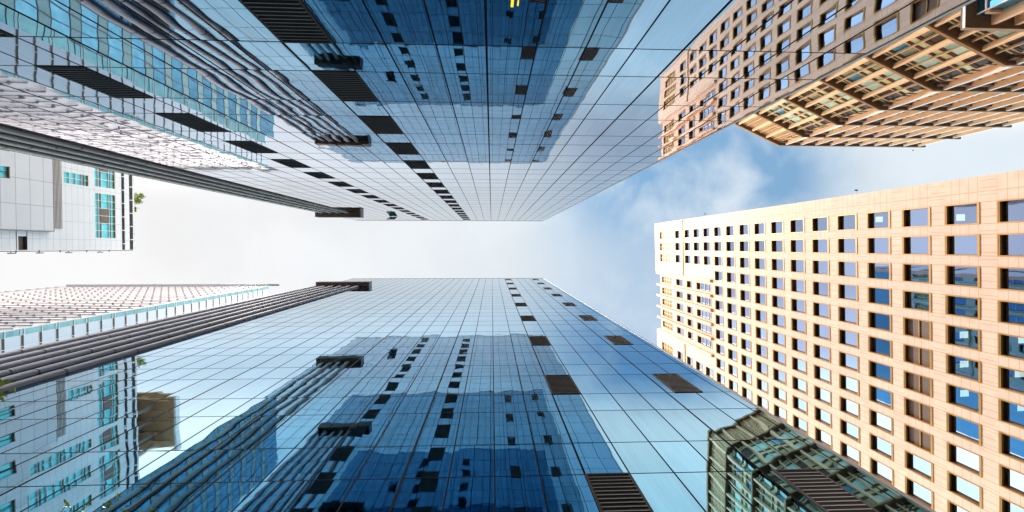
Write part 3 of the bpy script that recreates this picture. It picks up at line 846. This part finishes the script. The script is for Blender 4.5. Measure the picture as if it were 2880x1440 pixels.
    for z in (57.2, 59.2, 62.1, 65.0, 69.1, 73.0): rl.fbox(fr, -.30, -.001, -.12, -.05, z, z + .12, 'e_dark')
    rl.build('corner_rail', t)
    lm = MB()
    for z in (58.3, 61.8, 65.9, 71.0): lm.fbox(fr, -.42, -.28, -.16, .04, z, z + .85, 'f_rail'); lm.fbox(fr, -.30, -.17, -.1, -.05, z + .3, z + .4, 'f_rail')
    lm.build('light_bar', t)
    # ochre roof canopy on columns, set back
    c = MB(); c.box(-84, -62.4, -29, -18.1, 92, 92.7, 'canopy')
    co = c.build('canopy', t)
    c2 = MB(); c2.box(-62.4, -62.05, -29.05, -18.05, 91.75, 92.9, 'e_frame'); c2.box(-84, -62.42, -18.1, -18.0, 91.9, 92.8, 'bronze')
    for k in range(5): c2.box(-84, -63.2, -27.4 + 2.1 * k, -27.15 + 2.1 * k, 91.4, 91.99, 'canopy')
    for k in range(4): c2.box(-66.4, -66.1, -28.2 + 2.7 * k, -27.7 + 2.7 * k, 77.5, 91.39, 'e_brown')
    c2.build('canopy_beams', co)
    ph = MB(); ph.box(-83, -68, -30, -16, 77.5, 89.5, 'e_brown'); ph.build('penthouse', t)
    return t
building_e()

# ------------------------------------------------------------------ white louvred building with teal corner strip (lower left)
def building_f():
    XF, YF, ZR = -54.2, 9.47, 113.1; YE = 34.; XL = -101.5
    t = thing('louvred_building', (-78, 22, GROUND), 'white tower with thin horizontal louvres and a pale teal corner strip, lower left', 'building')
    w = MB(); w.box(XL, XF - .2, YF + .2, YE, GROUND, ZR - .1, 'f_white')
    w.build('wall', t)
    fx = frame(XF, 0, 0, 1, 1, 0)                     # +X face, u = Y
    fy = frame(0, YF, 1, 0, 0, -1)                    # face towards the alley, u = X
    pl = 4.235; z0 = 52.88
    nlo = -12
    # corner strip, white panels with slits, teal column, curtain wall
    st = MB(); 
    st.fquad(fx, YF, 10.13, 0, GROUND, ZR, 'f_teal')
    st.build('corner_glass', t)
    wp = MB(); wp.fbox(fx, 10.13, 15.2, -.18, .06, GROUND, ZR - .6, 'f_strip'); wp.build('white_strip', t)
    tc = MB(); tc.fquad(fx, 15.2, 17.2, .01, GROUND, ZR - 1, 'f_teal'); tc.build('teal_column', t)
    cw = MB(); cw.fquad(fx, 17.2, YE, .05, GROUND, 116.4, 'f_blue'); cw.build('curtain_wall', t)
    fr_ = MB()
    slits = []; spand = []
    for n in range(-12, 15):
        zb = z0 + pl * n
        if zb < GROUND + 1 or zb > ZR - 1.5: continue
        for z in (zb, zb + 1.72, zb + 2.14):
            if z < ZR - .3:
                fr_.fbox(fx, YF - .03, 10.13, -.05, .07, z, z + .10, 'e_frame')
                fr_.fbox(fx, 15.2, 17.2, .012, .07, z, z + .09, 'e_frame')
        fr_.fbox(fx, 15.2, 17.2, .012, .08, zb + .85, zb + .9, 'f_rail')
        for z in (zb - .34, zb + 1.76):
            s = MB(); s.fbox(fx, 10.16, 11.42, .062, .075, z, z + .33, 'f_slit'); s.fbox(fx, 11.52, 13.3, .062, .075, z, z + .33, 'f_slit'); s.fbox(fx, 13.4, 15.1, .062, .075, z, z + .33, 'f_slit')
            s.fbox(fx, 10.16, 15.1, .062, .085, z - .05, z - .005, 'e_frame'); slits.append(s)
        s = MB(); s.fquad(fx, 17.25, YE, .056, zb + .2, zb + 1.75, 'f_green'); spand.append(s)
        fr_.fbox(fx, 17.2, YE, .057, .12, zb + .12, zb + .2, 'f_rail'); fr_.fbox(fx, 17.2, YE, .057, .11, zb + 1.75, zb + 1.81, 'f_rail'); 
    k = 0; u = 17.2
    while u < YE: 
        fr_.fbox(fx, u - .04, u + .04, .058, .16, GROUND, 116.3, 'f_rail'); u += 1.9
    fr_.build('frame_bars', t)
    repeats(slits, 'slit_window', t); repeats(spand, 'spandrel', t)
    # louvred face
    lf = MB(); lf.fquad(fy, XL, XF, .0, GROUND, ZR, 'f_white')
    lf.fbox(fy, XF - .12, XF + .02, .0, .09, GROUND, ZR, 'e_frame'); lf.build('louvred_wall', t)
    rails = []
    z = 58.4 - 2.17 * 20
    while z < ZR - .5:
        if z > 20:
            r = MB(); r.fbox(fy, XL - .3, XF - .25, .10, .22, z + .0, z + .11, 'f_rail')
            j = 0
            while -58.15 - 1.5 - j * 3.0 > XL:
                xx = -56.6 - j * 3.0
                r.fbox(fy, xx - .12, xx + .12, .003, .27, z - .03, z + .15, 'f_bracket'); j += 1
            rails.append(r)
        z += 2.17
    repeats(rails, 'louvre', t)
    cp = MB(); cp.fbox(fy, XL, -51.7, .05, .55, ZR, ZR + .07, 'f_bracket'); cp.fbox(fy, XL, XF, -.3, .045, ZR, ZR + .5, 'f_white')
    cp.build('roof_blade', t)
    rs = MB(); rs.fbox(fy, XL + .5, -84.5, .1, .3, ZR + .2, ZR + 1.5, 'red'); rs.build('red_panel', t)
    return t
building_f()

# ------------------------------------------------------------------ plants
def leafy(mb, c, r, n, size, rnd, squash=.8, mats=('leaf', 'leaf2')):
    for i in range(n):
        d_ = Vector((rnd.gauss(0, 1), rnd.gauss(0, 1), rnd.gauss(0, squash))); d_.normalize()
        p = Vector(c) + d_ * r * (rnd.random() ** .45)
        a = Vector((rnd.gauss(0, 1), rnd.gauss(0, 1), rnd.gauss(0, .5))).normalized()
        b = a.cross(Vector((rnd.gauss(0, 1), rnd.gauss(0, 1), rnd.gauss(0, 1)))).normalized()
        s = size * rnd.uniform(.6, 1.3)
        mb.poly([p - a * s, p - a * s * .2 + b * s * .42, p + a * s, p - a * s * .2 - b * s * .42], rnd.choice(mats))
def stick(mb, a, b, r0, r1, mat='bark', n=6):
    a = Vector(a); b = Vector(b); ax = (b - a).normalized(); q = ax.orthogonal().normalized(); w = ax.cross(q)
    ra = [a + (q * math.cos(6.2832 * i / n) + w * math.sin(6.2832 * i / n)) * r0 for i in range(n)]
    rb = [b + (q * math.cos(6.2832 * i / n) + w * math.sin(6.2832 * i / n)) * r1 for i in range(n)]
    for i in range(n): mb.poly([ra[i], ra[(i + 1) % n], rb[(i + 1) % n], rb[i]], mat)
def shrub(label, y, h, wid, seed):
    rnd = random.Random(seed); b = (-59.7, y, 78.05)
    t = thing('roof_shrub', b, label, 'plant', 'plants on the roof of the pale panel building')
    s = MB()
    for k in range(5): stick(s, b, (b[0] + rnd.uniform(.2, 1.2), b[1] + rnd.uniform(-.5, .5) * wid, b[2] + h * rnd.uniform(.6, .95)), .05, .012)
    s.build('stem', t)
    f = MB()
    for k in range(9): leafy(f, (b[0] + rnd.uniform(-.2, 1.4) * h * .5, b[1] + rnd.uniform(-.5, .5) * wid, b[2] + h * rnd.uniform(.2, .9)), h * .24, 60, .16, rnd)
    f.build('foliage', t, fix=False)
shrub('larger leafy green shrub leaning over the roof edge of the pale panel building', -8.0, 1.7, 1.4, 5)
shrub('smaller green shrub lower on the roof edge of the pale panel building', -6.3, .8, .7, 8)
def young_tree(label, base, top, tips, seed, name='young_tree'):
    rnd = random.Random(seed)
    t = thing(name, base, label, 'tree', 'young trees in front of the lower glass tower')
    tk = MB(); stick(tk, base, top, .09, .05, n=8)
    cr = MB(); tw = MB()
    for c in tips:
        c = Vector(c); st = Vector(top) * .75 + c * .25 + Vector((0, 0, -.5))
        stick(tw, Vector(base).lerp(Vector(top), rnd.uniform(.75, 1)), st, .03, .015); 
        mid = st.lerp(c, .6) + Vector((rnd.uniform(-.1, .1), rnd.uniform(-.1, .1), .05))
        stick(tw, st, mid, .012, .006); stick(tw, mid, c, .006, .003)
        for k in range(9):
            q = mid.lerp(c, k / 8) ; leafy(cr, q, .045, 2, .045, rnd, mats=('leaf', 'leaf2'))
        leafy(cr, st, .35, 60, .06, rnd)
    for k in range(14): leafy(cr, Vector(top) + Vector((rnd.uniform(-1.1, .1), rnd.uniform(-.8, .6), rnd.uniform(-.9, .5))), .4, 60, .06, rnd)
    tko = tk.build('trunk', t); tw.build('branch', tko); cr.build('crown', t, fix=False)
def R_(x, y, z):                                       # point seen at photo pixel (x, y) at height z: gives each twig its real place
    d_ = ROW[0] * (x - 1440) + ROW[1] * (y - 720) + ROW[2] * F_PX
    return d_ * (z / d_.z)
young_tree('young green-leaved tree at the far left edge, twigs crossing the metal fins', (-6.6, 1.9, GROUND), (-6.4, 1.85, 4.6), [R_(8, 1122, 4.9), R_(30, 1100, 5.), R_(6, 1070, 4.8)], 11)
young_tree('young green-leaved tree at the bottom left corner, twigs in front of the mirrored windows', (-5.3, 4.1, GROUND), (-5.1, 3.95, 4.6),
           [R_(192, 1412, 4.9), R_(238, 1425, 5.), R_(312, 1420, 5.), R_(330, 1396, 5.1), R_(360, 1432, 4.8), R_(430, 1432, 4.7)], 12)

# ------------------------------------------------------------------ security cameras on the roof edges
def roof_camera(label, loc, out_dir, s=1.0):
    t = thing('security_camera', loc, label, 'security camera', 'security cameras on the roof edges')
    b = Vector(loc); o = Vector(out_dir).normalized()
    m1 = MB(); s *= .45; stick(m1, b - o * .3, b + o * 1.1 * s + Vector((0, 0, .25)), .07 * s, .05 * s, 'white_metal'); m1.build('arm', t)
    m2 = MB(); e = b + o * 1.15 * s + Vector((0, 0, .25)); side = Vector((-o.y, o.x, 0))
    c0 = e - side * .35 * s; c1 = e + side * .35 * s
    stick(m2, c0, c1, .17 * s, .19 * s, 'black', 10); stick(m2, c1, c1 + side * .1 * s, .19 * s, .08 * s, 'white_metal', 10); m2.build('housing', t)
for (zv, lab) in ((46.8, 'security camera on the side roof edge of the peach stone building, nearer the right edge'), (81.2, 'security camera on the side roof edge of the peach stone building, nearer the roof corner')):
    p = D_FR(0, -.4, zv); roof_camera(lab, (p.x, p.y, p.z), (0, -1, 0), .9)
roof_camera('security camera hanging off the top ledge of the tan fluted office block', (89.3, -21.3, 92.9), (0, 1, 0), 1.2)
